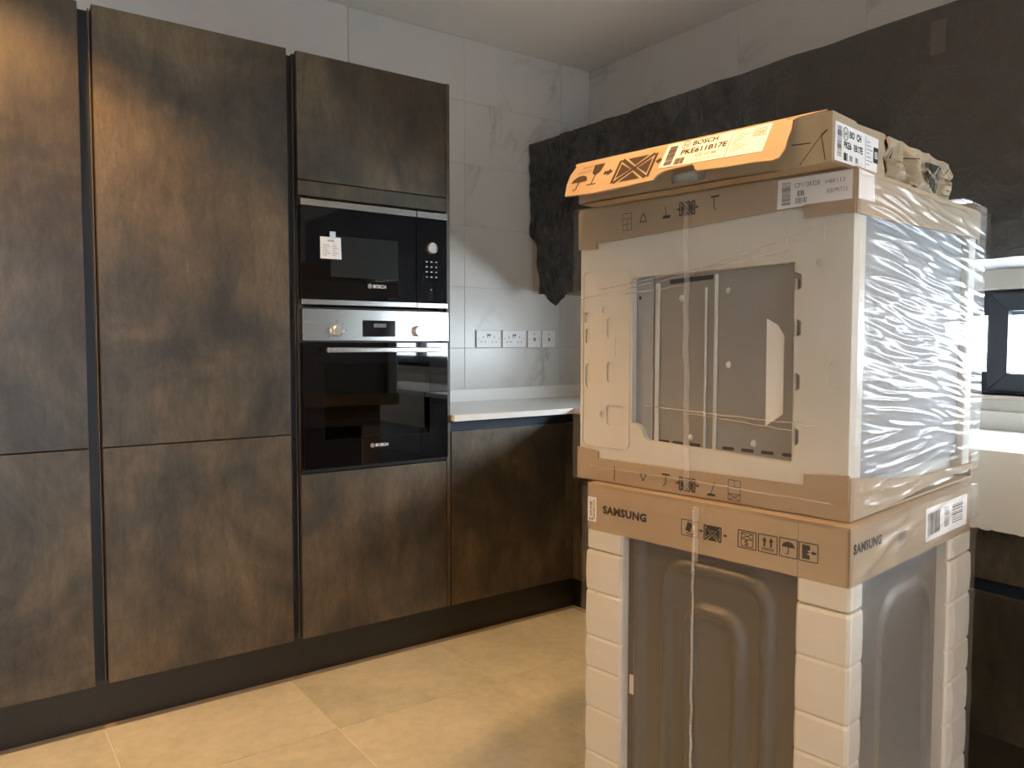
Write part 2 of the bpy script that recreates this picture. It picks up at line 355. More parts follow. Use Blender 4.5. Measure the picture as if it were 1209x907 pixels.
def wall_tile(kind, r, par):
    a0, a1, z0, z1 = r; key = (kind, round(a1-a0, 4), round(z1-z0, 4))
    if key not in bt_me:
        q = MB()
        if kind == 'b': q.box(0, a1-a0, 0, .007, 0, z1-z0)
        else: q.box(0, .007, 0, a1-a0, 0, z1-z0)
        bt_me[key] = q.mesh('tile', 'marble')
    o = link('tile', bt_me[key], par, .0008)
    o.location = (a0, YW, z0) if kind == 'b' else (XW, a0, z0)
XJ = [1.459, 2.060, 2.666, XW]
for a, b in zip(XJ, XJ[1:]):
    for k in range(3, 9):
        wall_tile('b', (a+G, b-G, max(.90, .3*k)+G, .3*k+.3-G), wb)
    wall_tile('b', (a+G, b-G, 2.70+.0005, ZC), wb) if False else None
YJ = [2.869-.597*k for k in range(0, 7)]
YJ = [YW]+YJ
grm = MB()
for hh in rect_minus((-1.2, YW, .86, ZC), (WIN_Y0, WIN_Y1, WIN_Z0, WIN_Z1)): grm.box(XW+.0018, XW+.0075, hh[0], hh[1], hh[2], hh[3])
grm.build('grout_bed', 'grout', wr)
for b, a in zip(YJ, YJ[1:]):
    for k in range(3, 9):
        for r in rect_minus((a+G, b-G, .3*k+G, .3*k+.3-G), (WIN_Y0, WIN_Y1, WIN_Z0, WIN_Z1)):
            if r[1]-r[0] > .01 and r[3]-r[2] > .01: wall_tile('r', r, wr)

# ------------------------------------------------------------------ window
wloc = (2.97, (WIN_Y0+WIN_Y1)/2, WIN_Z0)
win = thing('window_1', 'long low strip window with anthracite frames above the worktop', 'window', wloc); del win['category']; win['kind'] = 'structure'
B = sub(wloc)
q = MB()
def lb(x0, x1, y0, y1, z0, z1): q.box(x0-wloc[0], x1-wloc[0], y0-wloc[1], y1-wloc[1], z0-wloc[2], z1-wloc[2])
lb(2.945, 3.005, WIN_Y0, WIN_Y1, WIN_Z0, 1.128); lb(2.945, 3.005, WIN_Y0, WIN_Y1, 1.322, WIN_Z1)
lb(2.945, 3.005, WIN_Y0, WIN_Y0+.06, 1.128, 1.322); lb(2.945, 3.005, WIN_Y1-.06, WIN_Y1, 1.128, 1.322); lb(2.945, 3.005, 1.19, 1.247, 1.128, 1.322); lb(2.945, 3.005, -.03, .03, 1.128, 1.322)
q.build('window_frame', 'frame', win, .003)
B('pane', 'glass', 2.972, 2.976, 1.247, WIN_Y1-.06, 1.128, 1.322, win); B('pane', 'glass', 2.972, 2.976, WIN_Y0+.06, -.03, 1.128, 1.322, win)
cs = MB(); q = cs                            # opening casement with mitred members
y0, y1, z0, z1, mw = .012, 1.228, 1.062, 1.398, .062
def f3(a, b, h): return (2.912+h-wloc[0], a-wloc[1], b-wloc[2])
for p in ([(y0, z0), (y1, z0), (y1-mw, z0+mw), (y0+mw, z0+mw)], [(y0, z1), (y1, z1), (y1-mw, z1-mw), (y0+mw, z1-mw)], [(y0, z0), (y0, z1), (y0+mw, z1-mw), (y0+mw, z0+mw)], [(y1, z0), (y1, z1), (y1-mw, z1-mw), (y1-mw, z0+mw)]):
    q.plate(p, [], f3, 0, .035)
cso = q.build('casement', 'frame', win, .002)
MB().plate([(y0+mw-.005, z0+mw-.005), (y1-mw+.005, z0+mw-.005), (y1-mw+.005, z1-mw+.005), (y0+mw-.005, z1-mw+.005)], [], f3, .016, .020).build('pane', 'glass', cso)
MB().box(-.055, -.040, 1.14-wloc[1]-.6, 1.14-wloc[1]-.48, .04, .056).build('handle', 'frame', cso, .004)
B('window_sill', 'sill', 2.850, 2.945, WIN_Y0-.02, WIN_Y1+.02, WIN_Z0-.012, WIN_Z0, win, .003)

dloc = (-.05, YR-.05, 0); pd = thing('fill_light_door', 'added glazed door behind the camera, letting in fill daylight', 'door', dloc); del pd['category']; pd['kind'] = 'structure'  # unseen door, added to brighten the room with daylight
MB().box(-.20, -.17, -.03, .03, 0, 2.1).box(.17, .20, -.03, .03, 0, 2.1).box(-.17, .17, -.03, .03, 0, .08).box(-.17, .17, -.03, .03, 2.03, 2.1).build('fill_door_frame', 'frame', pd)
MB().box(-.17, .17, -.004, .004, .08, 2.03).build('pane', 'glass', pd)

# ------------------------------------------------------------------ tall cabinets
DY0, DY1, CY1 = 2.680, 2.700, 3.258
ZT, ZB = 2.2402, .155
def door(par, loc, name, x0, x1, z0, z1, mat='door'):
    return MB().box(x0-loc[0], x1-loc[0], DY0-loc[1], DY1-loc[1], z0-loc[2], z1-loc[2]).build(name, mat, par, .0012)
def carcass(par, loc, x0, x1, z0, z1, shelves=(), yb=CY1):
    q = MB(); t = .018
    def a(*b): q.box(b[0]-loc[0], b[1]-loc[0], b[2]-loc[1], b[3]-loc[1], b[4]-loc[2], b[5]-loc[2])
    a(x0, x0+t, DY1+.003, yb, z0, z1); a(x1-t, x1, DY1+.003, yb, z0, z1); a(x0+t, x1-t, DY1+.003, yb, z0, z0+t); a(x0+t, x1-t, DY1+.003, yb, z1-t, z1); a(x0+t, x1-t, yb-.01, yb, z0+t, z1-t)
    for s_ in shelves: a(x0+t, x1-t, DY1+.02, yb-.01, s_-t, s_)
    return q.build('carcass', 'carc', par)
tall_labels = ['leftmost tall bronze cabinet with two stacked doors, cut off by the frame', 'tall bronze two-door cabinet between the leftmost cabinet and the oven column']
for k, (x0, x1, g0) in enumerate(((-.266, .332, .333), (.3702, .9664, .9674))):
    loc = ((x0+x1)/2, 2.98, ZB)
    t = thing('tall_cabinet', tall_labels[k], 'cabinet', loc, 0, 'tall bronze kitchen cabinets'); b = sub(loc)
    carcass(t, loc, x0, x1, ZB, ZT-.006, (.9,))
    door(t, loc, 'door', x0, x1, .9015, ZT); door(t, loc, 'door', x0, x1, ZB, .8975)
    gw = .0362 if k == 0 else .033
    b('handle_channel', 'channel', g0, g0+gw, 2.722, 3.2, ZB, ZT-.008, t)
    b('channel_lip', 'edge', g0+gw-.006, g0+gw-.003, 2.703, 2.722, ZB, ZT-.006, t)
loc = (1.304, 2.98, ZB); t = thing('oven_housing', 'tall bronze cabinet column holding the microwave and oven', 'cabinet', loc, 0, 'tall bronze kitchen cabinets'); b = sub(loc)
carcass(t, loc, 1.002, 1.6035, ZB, ZT-.004, (.758, 1.356, 1.765))
door(t, loc, 'door', 1.0014, 1.6041, 1.8005, ZT); door(t, loc, 'door', 1.0014, 1.6041, ZB, .752)
door(t, loc, 'fascia_strip', 1.0014, 1.6041, 1.7445, 1.7965)
b('end_panel', 'door', 1.607, 1.6235, 2.682, CY1, .1535, ZT+.003, t, .001)

# plinth
loc = (1.0, 2.745, -.008); pt = thing('plinth', 'continuous dark plinth along the foot of the kitchen cabinets', 'plinth', loc)
b = sub(loc)
b('plinth_board', 'plinth', -.3, 2.335, 2.745, 2.762, -.008, ZB-.003, pt, .001)
b('plinth_board', 'plinth', 2.335, 2.352, -1.2, 2.745, -.008, ZB-.003, pt, .001)

# ------------------------------------------------------------------ base cabinets
loc = (1.95, 2.98, ZB); t = thing('base_cabinet', 'low bronze cupboard under the white worktop, right of the oven column', 'cabinet', loc, 0, 'bronze base cabinets'); b = sub(loc)
carcass(t, loc, 1.6265, 2.262, ZB, .907)
door(t, loc, 'door', 1.6268, 2.2250, ZB, .868); door(t, loc, 'filler_strip', 2.2275, 2.290, ZB, .868)
b('handle_channel', 'navy', 1.6268, 2.29, 2.7005, 2.7028, .868, .909, t)
RX = 2.270
def rdoor(par, loc, name, y0, y1, z0, z1): return MB().box(RX-loc[0], RX+.02-loc[0], y0-loc[1], y1-loc[1], z0-loc[2], z1-loc[2]).build(name, 'door', par, .0012)
ys = [2.676, 2.03, 1.24, .44, -.36, -1.16]
rl = ['bronze base cabinet in the inner corner, behind the wrapped stack', 'bronze drawer cabinet under the window, hidden behind the wrapped stack', 'bronze drawer cabinet under the draped cardboard, right of the wrapped stack', 'bronze drawer cabinet on the window side, just out of frame', 'bronze drawer cabinet at the far end of the window run']
for k, (a, c_) in enumerate(zip(ys, ys[1:])):
    loc = (2.57, (a+c_)/2, ZB); t = thing('base_cabinet', rl[k], 'cabinet', loc, 0, 'bronze base cabinets'); b = sub(loc)
    q = MB()
    def ab(*p): q.box(p[0]-loc[0], p[1]-loc[0], p[2]-loc[1], p[3]-loc[1], p[4]-loc[2], p[5]-loc[2])
    hi = a-.001 if k else 2.60
    ab(RX+.03, 2.85, c_+.001, c_+.019, ZB, .905); ab(RX+.03, 2.85, hi-.018, hi, ZB, .905); ab(RX+.03, 2.85, c_+.019, hi-.018, ZB, ZB+.018); ab(2.84, 2.85, c_+.019, hi-.018, ZB+.018, .905)
    q.build('carcass', 'carc', t)
    if k == 0:
        rdoor(t, loc, 'door', c_+.0015, 2.636, ZB, .868); rdoor(t, loc, 'filler_strip', 2.639, 2.679, ZB, .868)
    else:
        rdoor(t, loc, 'drawer', c_+.0015, a-.0015, .583, .868); rdoor(t, loc, 'drawer', c_+.0015, a-.0015, ZB, .545)
        b('handle_channel', 'navy', RX+.022, RX+.028, c_+.002, a-.002, .540, .588, t)
    b('handle_channel', 'navy', RX+.022, RX+.028, c_+.002, a-.002 if k else 2.6, .866, .908, t)

# worktop
loc = (2.3, 2.9, .91); t = thing('worktop', 'white quartz L-shaped worktop running into the corner', 'worktop', loc)
q = MB(); q.plate([(1.6265, 2.655), (2.250, 2.655), (2.250, -1.2), (2.863, -1.2), (2.863, 3.263), (1.6265, 3.263)], [], lambda a, b_, h: (a-loc[0], b_-loc[1], h), 0, .025)
q.build('slab', 'quartz', t, .002)
b = sub(loc)
b('upstand', 'quartz', 1.6265, 2.863, 3.244, 3.2640, .9352, .998, t, .0015); b('upstand', 'quartz', 2.844, 2.8640, -1.2, 3.2435, .9352, .998, t, .0015)

# ------------------------------------------------------------------ microwave
GY = 2.668
loc = (1.303, 2.9, 1.36); t = thing('microwave', 'built-in black microwave with steel strips and a note taped on its door', 'microwave', loc); b = sub(loc)
def fr(y): return lambda a, b_, h: (a-loc[0], y-loc[1]-h, b_-loc[2])
b('body', 'bplast', 1.03, 1.575, 2.712, 3.1, 1.375, 1.715, t)
d = b('door', 'bglass', 1.006, 1.4625, GY, 2.698, 1.3815, 1.7075, t, .0012)
b('window', 'mwwin', 1.116, 1.386, GY-.0006, GY+.0004, 1.463, 1.610, d)
b('trim_strip', 'steel', 1.004, 1.4625, GY-.006, 2.698, 1.7085, 1.7315, d, .001); b('trim_strip', 'steel', 1.004, 1.4625, GY-.006, 2.698, 1.3615, 1.380, d, .001)
Print(fr(GY), 1.262, 1.429, h=.0006).logo(.007, .0065, .0075).text('BOSCH', .020, 0, .052, .013, .02).build('brand_lettering', 'print_w', d)
c2 = b('control_panel', 'bglass', 1.4665, 1.6015, GY, 2.698, 1.3815, 1.7075, t, .0012)
b('trim_strip', 'steel', 1.4665, 1.6015, GY-.006, 2.698, 1.7085, 1.7315, c2, .001); b('trim_strip', 'steel', 1.4665, 1.6015, GY-.006, 2.698, 1.3615, 1.380, c2, .001)
MB().lathe([(.0225, 0), (.0225, .012), (.020, .016), (.0185, .017), (.0175, .014), (0.0005, .014)], lambda a, b_, h: (1.530-loc[0]+a, GY-loc[1]-h, 1.594-loc[2]+b_)).build('knob', 'chrome', c2, smooth=False)
for i in range(3):
    for j in range(4): Print(fr(GY), 1.506+i*.021, 1.481+j*.0195, h=.0006).rect(0, 0, .008, .0025).build('button_mark', 'print_w', c2)
Print(fr(GY), 1.527, 1.432, h=.0006).rect(0, 0, .005, .0015).build('button_mark', 'print_w', c2)
loc_m = loc
nt = thing('paper_note', 'small white printed note taped to the microwave door', 'note', (1.115, GY-.001, 1.526)); 
MB().grid(lambda a, b_: ((a-.5)*.078, -.0012-.006*(1-b_)*a, b_*.078), 8, 8).build('paper', 'paper', nt)
MB().box(-.003, .019, -.0025, -.0015, .073, .098).build('tape', 'blue', nt, label='pale blue tape')
p_ = Print(lambda a, b_, h: (a, -.0018-.006*(1-b_/.078)*((a+.039)/.078)-h, b_), -.034, .006, h=.0006)
p_.bars(.022, .055, .048, .062, 9)
for k in range(7): p_.rect(.004, .006+k*.0062, .018+.01*((k*3) % 4)/2, .0075+k*.0062); p_.rect(.040, .006+k*.0062, .052+.01*((k*5) % 3)/2, .0075+k*.0062)
p_.build('printed_text', 'ink_g', nt)

# ------------------------------------------------------------------ oven
loc = (1.303, 2.9, .762); t = thing('oven', 'built-in oven with steel control panel and black glass door under the microwave', 'oven', loc); b = sub(loc)
q = MB()
def ab(*p): q.box(p[0]-loc[0], p[1]-loc[0], p[2]-loc[1], p[3]-loc[1], p[4]-loc[2], p[5]-loc[2])
ab(1.03, 1.05, 2.715, 3.2, .775, 1.335); ab(1.56, 1.578, 2.715, 3.2, .775, 1.335); ab(1.05, 1.56, 2.715, 3.2, .775, .80); ab(1.05, 1.56, 2.715, 3.2, 1.225, 1.335); ab(1.05, 1.56, 3.15, 3.2, .80, 1.225)
q.build('body', 'cavity', t)
cp = b('control_panel', 'steel', 1.007, 1.6045, GY-.004, 2.712, 1.2325, 1.3465, t, .0012)
b('base_trim', 'bplast', 1.007, 1.6035, 2.684, 2.705, .757, .7685, t)
b('display', 'disp', 1.236, 1.370, GY-.0052, GY-.003, 1.248, 1.309, cp)
Print(fr(GY-.0052), 1.28, 1.283, h=.0004).rect(0, 0, .052, .014).build('display_digits', 'dispt', cp)
for kx in (1.134, 1.466):
    MB().lathe([(.0215, 0), (.0215, .006), (.0205, .018), (.017, .021), (.0005, .021)], lambda a, b_, h: (kx-loc[0]+a, GY-.004-loc[1]-h, 1.270-loc[2]+b_)).build('knob', 'chrome', cp)
def dm(x, z, a, b_): Print(fr(GY-.004), x, z, h=.0005).rect(0, 0, a, b_).build('dial_mark', 'grey_p', cp)
for i in range(7):
    a = math.radians(-40+i*43); dm(1.134+.036*math.cos(a)-.0025, 1.270+.034*math.sin(a)-.0025, .005, .005)
dm(1.462, 1.304, .008, .005)
for i in range(4): dm(1.505+i*.017, 1.258+(i % 2)*.02, .009, .004)
wx0, wx1, wz0, wz1 = 1.087, 1.523, .873, 1.150
q = MB(); q.plate([(1.009, .770), (1.6035, .770), (1.6035, 1.2265), (1.009, 1.2265)], [[(wx0, wz0), (wx1, wz0), (wx1, wz1), (wx0, wz1)]], lambda a, b_, h: (a-loc[0], GY-loc[1]+h, b_-loc[2]), 0, .034)
dr = q.build('door', 'bglass', t, .0012)
b('pane', 'oglass', wx0, wx1, GY+.0002, GY+.0035, wz0, wz1, dr)
q = MB()
def ab(*p): q.box(p[0]-loc[0], p[1]-loc[0], p[2]-loc[1], p[3]-loc[1], p[4]-loc[2], p[5]-loc[2])
ab(1.076, 1.545, 2.610, 2.626, 1.190, 1.2085); ab(1.090, 1.108, 2.626, GY, 1.193, 1.205); ab(1.513, 1.531, 2.626, GY, 1.193, 1.205)
q.build('handle', 'steel', dr, .003)
Print(fr(GY), 1.267, .835, h=.0006).logo(.007, .0055, .0075).text('BOSCH', .020, 0, .052, .0115, .02).build('brand_lettering', 'print_w', dr)
q = MB()
ab(1.055, 1.555, 2.74, 3.10, .885, .900); q.build('baking_tray', 'zinc', t)
q = MB()
for k in range(12): ab(1.055+k*.0445, 1.060+k*.0445, 2.74, 3.10, 1.005, 1.010)
ab(1.052, 1.556, 2.74, 2.747, 1.003, 1.012); q.build('wire_rack', 'steel', t)

# ------------------------------------------------------------------ sockets
def socket(x0, wd, z0, kind, label):
    loc = (x0+wd/2, YW, z0); t = thing(kind, label, 'socket', loc, 0, 'white electrical plates on the back wall'); b = sub(loc); ht = .087
    pl_ = b('face_plate', 'white', x0, x0+wd, YW-.009, YW-.0002, z0, z0+ht, t, .002)
    def hole(x, z, wx, wz): b('pin_hole', 'ink_g', x-wx/2, x+wx/2, YW-.0094, YW-.0085, z-wz/2, z+wz/2, t)
    if kind == 'double_socket':
        for sx, sg in ((x0+wd*.27, -1), (x0+wd*.73, 1)):
            hole(sx, z0+.052, .004, .009); hole(sx-.011, z0+.028, .008, .0045); hole(sx+.011, z0+.028, .008, .0045)
        for sx in (x0+wd*.46, x0+wd*.54):
            b('rocker_switch', 'grey_p' if False else 'white', sx-.0045, sx+.0045, YW-.0125, YW-.009, z0+.048, z0+.070, t, .001)
            b('switch_mark', 'ink', sx-.003, sx+.003, YW-.0131, YW-.0125, z0+.058, z0+.067, t)
    else:
        b('rocker_switch', 'white', x0+wd/2-.007, x0+wd/2+.007, YW-.0125, YW-.009, z0+.030, z0+.056, t, .001)
        b('switch_mark', 'ink_g', x0+wd/2-.005, x0+wd/2+.005, YW-.0131, YW-.0125, z0+.034, z0+.050, t)
        b('indicator', 'ink', x0+wd/2-.006, x0+wd/2+.006, YW-.0096, YW-.009, z0+.068, z0+.071, t)
    for sx in (x0+.012, x0+wd-.012): hole(sx, z0+.044, .004, .004)
socket(2.125, .147, 1.203, 'double_socket', 'left of the two white double sockets above the worktop')
socket(2.283, .147, 1.203, 'double_socket', 'right of the two white double sockets, next to the single switch plates')
socket(2.444, .086, 1.203, 'switch_plate', 'white single switch plate beside the right double socket')
socket(2.540, .087, 1.203, 'switch_plate', 'rightmost white single switch plate, nearest the wall corner')

# ------------------------------------------------------------------ wall cupboards under black film
loc = (2.67, 1.2, 1.482); t = thing('wall_cupboard', 'wall cupboard run under black film, pale side edge showing by the back wall', 'cabinet', loc); b = sub(loc)
b('carcass', 'wood', 2.490, 2.8635, -1.1, 3.230, 1.4825, 2.236, t); b('side_filler', 'wood', 2.484, 2.8635, 3.232, 3.2635, 1.500, 2.238, t, label='pale wood side strip')
fx = 2.470
def film_pt(a, b_):
    # a: 0 at back wall ... 1 towards the camera; b_: 0 bottom ... 1 top
    y_l = 3.256-.055*sm(.42, .30, b_)-.03*sm(.2, .05, b_)+.010*N(b_*9, 2, 1)
    y = y_l+(-1.1-y_l)*(a**1.35)
    tip = max(0, 1-abs(y-3.04)/.10)
    zb_ = 1.474-.064*tip+.006*N(y*7, 5, 2); zt_ = 2.247+.004*N(y*6, 9, 0)
    z = zb_+(zt_-zb_)*b_
    k = sm(1.6, 2.9, y)
    d = .012+(.004+.008*k)*N(y*5, z*4, 3)+(.0025+.016*k)*abs(N(y*14+1.2*N(y*5, z*5, 7), z*7, 8))+.006*k*N(y*34, z*22, 4)+.008*k*(1-abs(N(y*18-z*6, z*9+2*N(y*7, z*7, 3), 6)))**4+.0015*N(y*20, z*20, 1)
    d += .006*max(0, N(y*9+z*9, z*2-y*2, 11))
    return (fx+.006-max(.002, d)-loc[0], y-loc[1], z-loc[2])
flm = thing('black_film', 'black polythene sheet wrapped over the wall cupboards above the stack', 'film', loc)
q = MB(); nu, nv = 230, 90; q.grid(film_pt, nu, nv)
q.grid(lambda a, b_: (lambda p0: (p0[0]+(2.8635-loc[0]-p0[0])*b_, p0[1], p0[2]+.004*N(a*30, b_*5, 2)*(1-b_)))(film_pt(a, 1)), 230, 3)
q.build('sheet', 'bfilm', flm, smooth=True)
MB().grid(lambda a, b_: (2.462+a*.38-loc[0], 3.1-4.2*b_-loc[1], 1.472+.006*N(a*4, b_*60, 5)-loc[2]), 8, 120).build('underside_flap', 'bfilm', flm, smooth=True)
for (y, z, wy, hz, nm) in ((1.062, 1.53, .055, .14, 'clear_tape'), (1.20, 2.15, .045, .10, 'clear_tape')):
    MB().grid(lambda a, b_: (2.447-.003*N(a*5, b_*6, 2)-loc[0], y+(a-.5)*wy*(1+.2*N(b_*3, 0, 1))-loc[1], z+(b_-.5)*hz-loc[2]), 6, 10).build(nm, 'tape', flm, smooth=True)

# ------------------------------------------------------------------ cardboard over the worktop
loc = (2.5, .3, .936); cb = thing('cardboard_sheet', 'pale cardboard sheet draped over the worktop edge with a torn lower edge', 'cardboard', loc)
B2 = sub(loc)
B2('top_sheet', 'card_pale', 2.243, 2.78, -1.0, 1.34, .9358, .9405, cb)
low = [(1.34-i*.0117, .727+.004*N(i*.9, 3, 1)+.003*N(i*3.3, 7, 1)) for i in range(201)]
MB().plate([(-1.0, .9405), (1.34, .9405)]+low, [], lambda a, b_, h: (2.243-h-loc[0], a-loc[1], b_-loc[2]), 0, .0045).build('hanging_flap', 'card_pale', cb)

# ------------------------------------------------------------------ packages: frames
class Pack:
    def __init__(s, A, rot, wu, wv, zb, name, label, cat):
        s.wu, s.wv, s.zb = wu, wv, zb; u = Vector((math.cos(rot), math.sin(rot), 0)); v = Vector((-u.y, u.x, 0))
        c = Vector((A[0], A[1], zb))+u*wu/2+v*wv/2; s.o = thing(name, label, cat, c, rot)
    def L(s, u, v, z): return (u-s.wu/2, v-s.wv/2, z-s.zb)
    def fA(s, a, z, h): return s.L(-h, a, z)            # left face (faces -u), a = distance from near corner
    def fB(s, a, z, h): return s.L(a, -h, z)            # right face (faces -v)
    def fC(s, a, z, h): return s.L(a, s.wv+h, z)
    def fD(s, a, z, h): return s.L(s.wu+h, a, z)
    def box(s, name, mat, u0, u1, v0, v1, z0, z1, par=None, bevel=0, label=None):
        p, q_ = s.L(u0, v0, z0), s.L(u1, v1, z1); return box(name, mat, p[0], q_[0], p[1], q_[1], p[2], q_[2], par or s.o, bevel, label)

# ------------------------------------------------------------------ wrapped washing machine
S = Pack((1.311, .773), .125, .659, .632, 0.0, 'wrapped_washing_machine', 'film-wrapped washing machine with white foam corners, bottom of the stack', 'washing machine')
o = S.o
def emb(a, z, paths):
    d = 9
    for pts in paths:
        for (x0, y0), (x1, y1) in zip(pts, pts[1:]):
            dx, dy = x1-x0, y1-y0; tt = max(0, min(1, ((a-x0)*dx+(z-y0)*dy)/(dx*dx+dy*dy))); d = min(d, math.hypot(a-x0-tt*dx, z-y0-tt*dy))
    return .015*(1-sm(.004, .019, d))
def arch(a0, a1, zt, r, zb_=.03):
    p = [(a0, zb_)]+[(a0-r+r*math.cos(t_), zt-r+r*math.sin(t_)) for t_ in [math.pi/2*i/5 for i in range(6)]]+[(a1+r-r*math.sin(t_), zt-r+r*math.cos(t_)) for t_ in [math.pi/2*i/5 for i in range(6)]]+[(a1, zb_)]
    return p
pA = [arch(.415, .170, .742, .055), arch(.353, .233, .652, .04), [(.490, .03), (.490, .80)]]
ins = .024
body = MB()
body.grid(lambda a, b_: S.fA(.025+a*(.632-.05), .05+b_*.73, -ins+emb(.025+a*.582, .05+b_*.73, pA)), 130, 110)
pB = [arch(.46, .20, .70, .08)]
bodyB = MB(); bodyB.grid(lambda a, b_: S.fB(.025+a*(.659-.05), .05+b_*.73, -ins+.6*emb(.025+a*.609, .05+b_*.73, pB)), 90, 90)
body.grid(lambda a, b_: S.fC(.025+a*(.659-.05), .05+b_*.73, -ins), 2, 2).grid(lambda a, b_: S.fD(.025+a*(.632-.05), .05+b_*.73, -ins), 2, 2)
body.build('metal_body', 'washer', o, smooth=True, fix=False); bodyB.build('side_panel', 'greym', o, smooth=True, fix=False)
S.box('data_label', 'paper', .0205, .0232, .497, .517, .405, .45, o, label='small white sticker')
def post(u0, u1, v0, v1, su, sv):
    rings = []; z = .06
    def ring(z, d):
        a0, a1 = (u0-d, u1) if su < 0 else (u0, u1+d); b0, b1 = (v0-d, v1) if sv < 0 else (v0, v1+d); c = .006
        pts = [(a0+c, b0), (a1-c, b0), (a1, b0+c), (a1, b1-c), (a1-c, b1), (a0+c, b1), (a0, b1-c), (a0, b0+c)]
        return [S.L(p, r, z) for p, r in pts]
    k = 0
    while z < .72:
        h = (.098, .078, .110)[k % 3]; rings += [ring(z, .0035), ring(z+.005, .0062), ring(z+h*.45, .0074), ring(z+h-.007, .0062), ring(z+h-.001, .0035)]; z += h; k += 1
    rings += [ring(z, -.003), ring(z+.006, .004), ring(.779, .004)]
    return MB().rings(rings).build('foam_corner_post', 'foam', o)
pn = post(.002, .058, .002, .100, -1, -1); pf = post(.002, .06, .524, .629, -1, 1); pr_ = post(.515, .656, .002, .06, 1, -1); post(.56, .655, .54, .628, 1, 1)
S.box('foam_base', 'foam', .002, .657, .002, .630, 0.002, .058, o, .006)
for (a, z, wd, hh) in ((.596, .70, .003, .05), (.57, .675, .05, .003), (.60, .62, .003, .07), (.57, .585, .06, .003), (.585, .47, .05, .003), (.60, .40, .003, .05)):
    q = MB(); q.plate([(a-wd/2, z-hh/2), (a+wd/2, z-hh/2), (a+wd/2, z+hh/2), (a-wd/2, z+hh/2)], [], S.fA, -.002, .0042); q.build('moulded_mark', 'foam', pf)
# cardboard lid
q = MB(); T = .005
for f, ln in ((S.fA, S.wv), (S.fB, S.wu), (S.fC, S.wu), (S.fD, S.wv)):
    n_ = 24
    bot = [(ln*i/n_, .780+.0012*N(i*.6, 1, 1)) for i in range(n_+1)]; top = [(ln*i/n_, .8895-.007*abs(N(i*.45, ln*7, 4))-(.004 if i in (0, n_) else 0)) for i in range(n_, -1, -1)]
    q.plate(bot+top, [], f, -T, 0)
q.plate([(0, 0), (S.wu, 0), (S.wu, S.wv), (0, S.wv)], [], lambda a, b_, h: S.L(a, b_, h), .8855, .8905)
lid = q.build('cardboard_lid', 'card', o)
def icon_frame(P_, x0, y0, x1, y1): P_.frame(x0, y0, x1, y1, .0016)
P_ = Print(S.fA, .584, .823, -1); P_.text('SAMSUNG', 0, 0, .128, .0195, .05, 1.08); P_.build('brand_lettering', 'ink', lid)
P_ = Print(S.fA, 0, 0, -1); fx0 = lambda s0: -s0
def IC(s0): return Print(S.fA, s0, .8135, -1)
p_ = IC(.363); p_.frame(0, 0, .042, .034, .0016).poly([(.010, .012), (.022, .008), (.028, .026), (.016, .031)]).path([(.012, .006), (.026, .003), (.030, .008)], .002).path([(.024, .030), (.034, .028), (.034, .014)], .0018); p_.build('handling_symbol', 'ink', lid)
p_ = IC(.310); p_.arrow(-.008, .012, .009).arrow(.050, .012, .009).crossbox(.006, 0, .036, .032, .0035).rect(.011, .022, .037, .032); p_.build('handling_symbol', 'ink', lid)
p_ = IC(.226); p_.frame(0, 0, .040, .035, .0018).frame(.007, .004, .033, .031, .0015).line(.007, .018, .033, .018, .0015).line(.009, .029, .031, .020, .0015).line(.031, .029, .009, .020, .0015).text('5', .014, .006, .009, .010, .02); p_.build('handling_symbol', 'ink', lid)
p_ = IC(.181); p_.frame(0, 0, .040, .035, .0018).arrow_up(.008, .012, .010, .019).arrow_up(.022, .012, .010, .019).rect(.007, .005, .033, .0065).rect(.007, .008, .033, .0095); p_.build('handling_symbol', 'ink', lid)
p_ = IC(.136); p_.frame(0, 0, .036, .036, .0018).umbrella(.005, .005, .026); p_.build('handling_symbol', 'ink', lid)
p_ = IC(.096); p_.frame(0, 0, .037, .035, .0018).poly([(.006, .004), (.021, .004), (.021, .012), (.015, .014), (.021, .017), (.016, .020), (.022, .023), (.021, .031), (.006, .031)]).arrow(.023, .012, .011, -1); p_.build('handling_symbol', 'ink', lid)
q = MB(); q.plate([(.604, .799), (.631, .799), (.631, .858), (.604, .858)], [], S.fA, .0003, .001); lab = q.build('barcode_label', 'paper', lid)
Print(S.fA, .628, .812, -1, .0014).bars(.004, 0, .012, .036, 14, False, 3).bars(.015, -.006, .020, .040, 20, False, 5).rect(.002, -.010, .006, -.004).rect(.009, -.010, .014, -.004).build('barcode', 'ink_g', lid)
q = MB(); q.plate([(.0985, .782), (.0995, .782), (.0995, .887), (.0985, .887)], [], S.fA, .0002, .0007); q.build('fold_line', 'ink_g', lid)
Print(S.fB, .014, .838, 1, .0008).text('SAMSUNG', 0, 0, .125, .0195, .05, 1.08).build('brand_lettering', 'ink', lid)
Print(S.fB, .22, .815, 1, .0008).frame(0, 0, .04, .035, .0018).bars(.005, .006, .035, .028, 7, True, 8).build('handling_symbol', 'ink_g', lid)
q = MB(); q.plate([(.37, .800), (.63, .800), (.63, .872), (.37, .872)], [], S.fB, .0003, .001); q.build('shipping_label', 'paper', lid)
Print(S.fB, .38, .812, 1, .0014).bars(0, 0, .075, .048, 26, True, 4).build('barcode', 'ink_g', lid)
Print(S.fB, .48, .816, 1, .0014).bars(0, 0, .03, .046, 9, False, 6).build('printed_text', 'ink_g', lid); Print(S.fB, .53, .816, 1, .0014).bars(0, 0, .07, .046, 8, False, 9).build('printed_text', 'ink_g', lid)
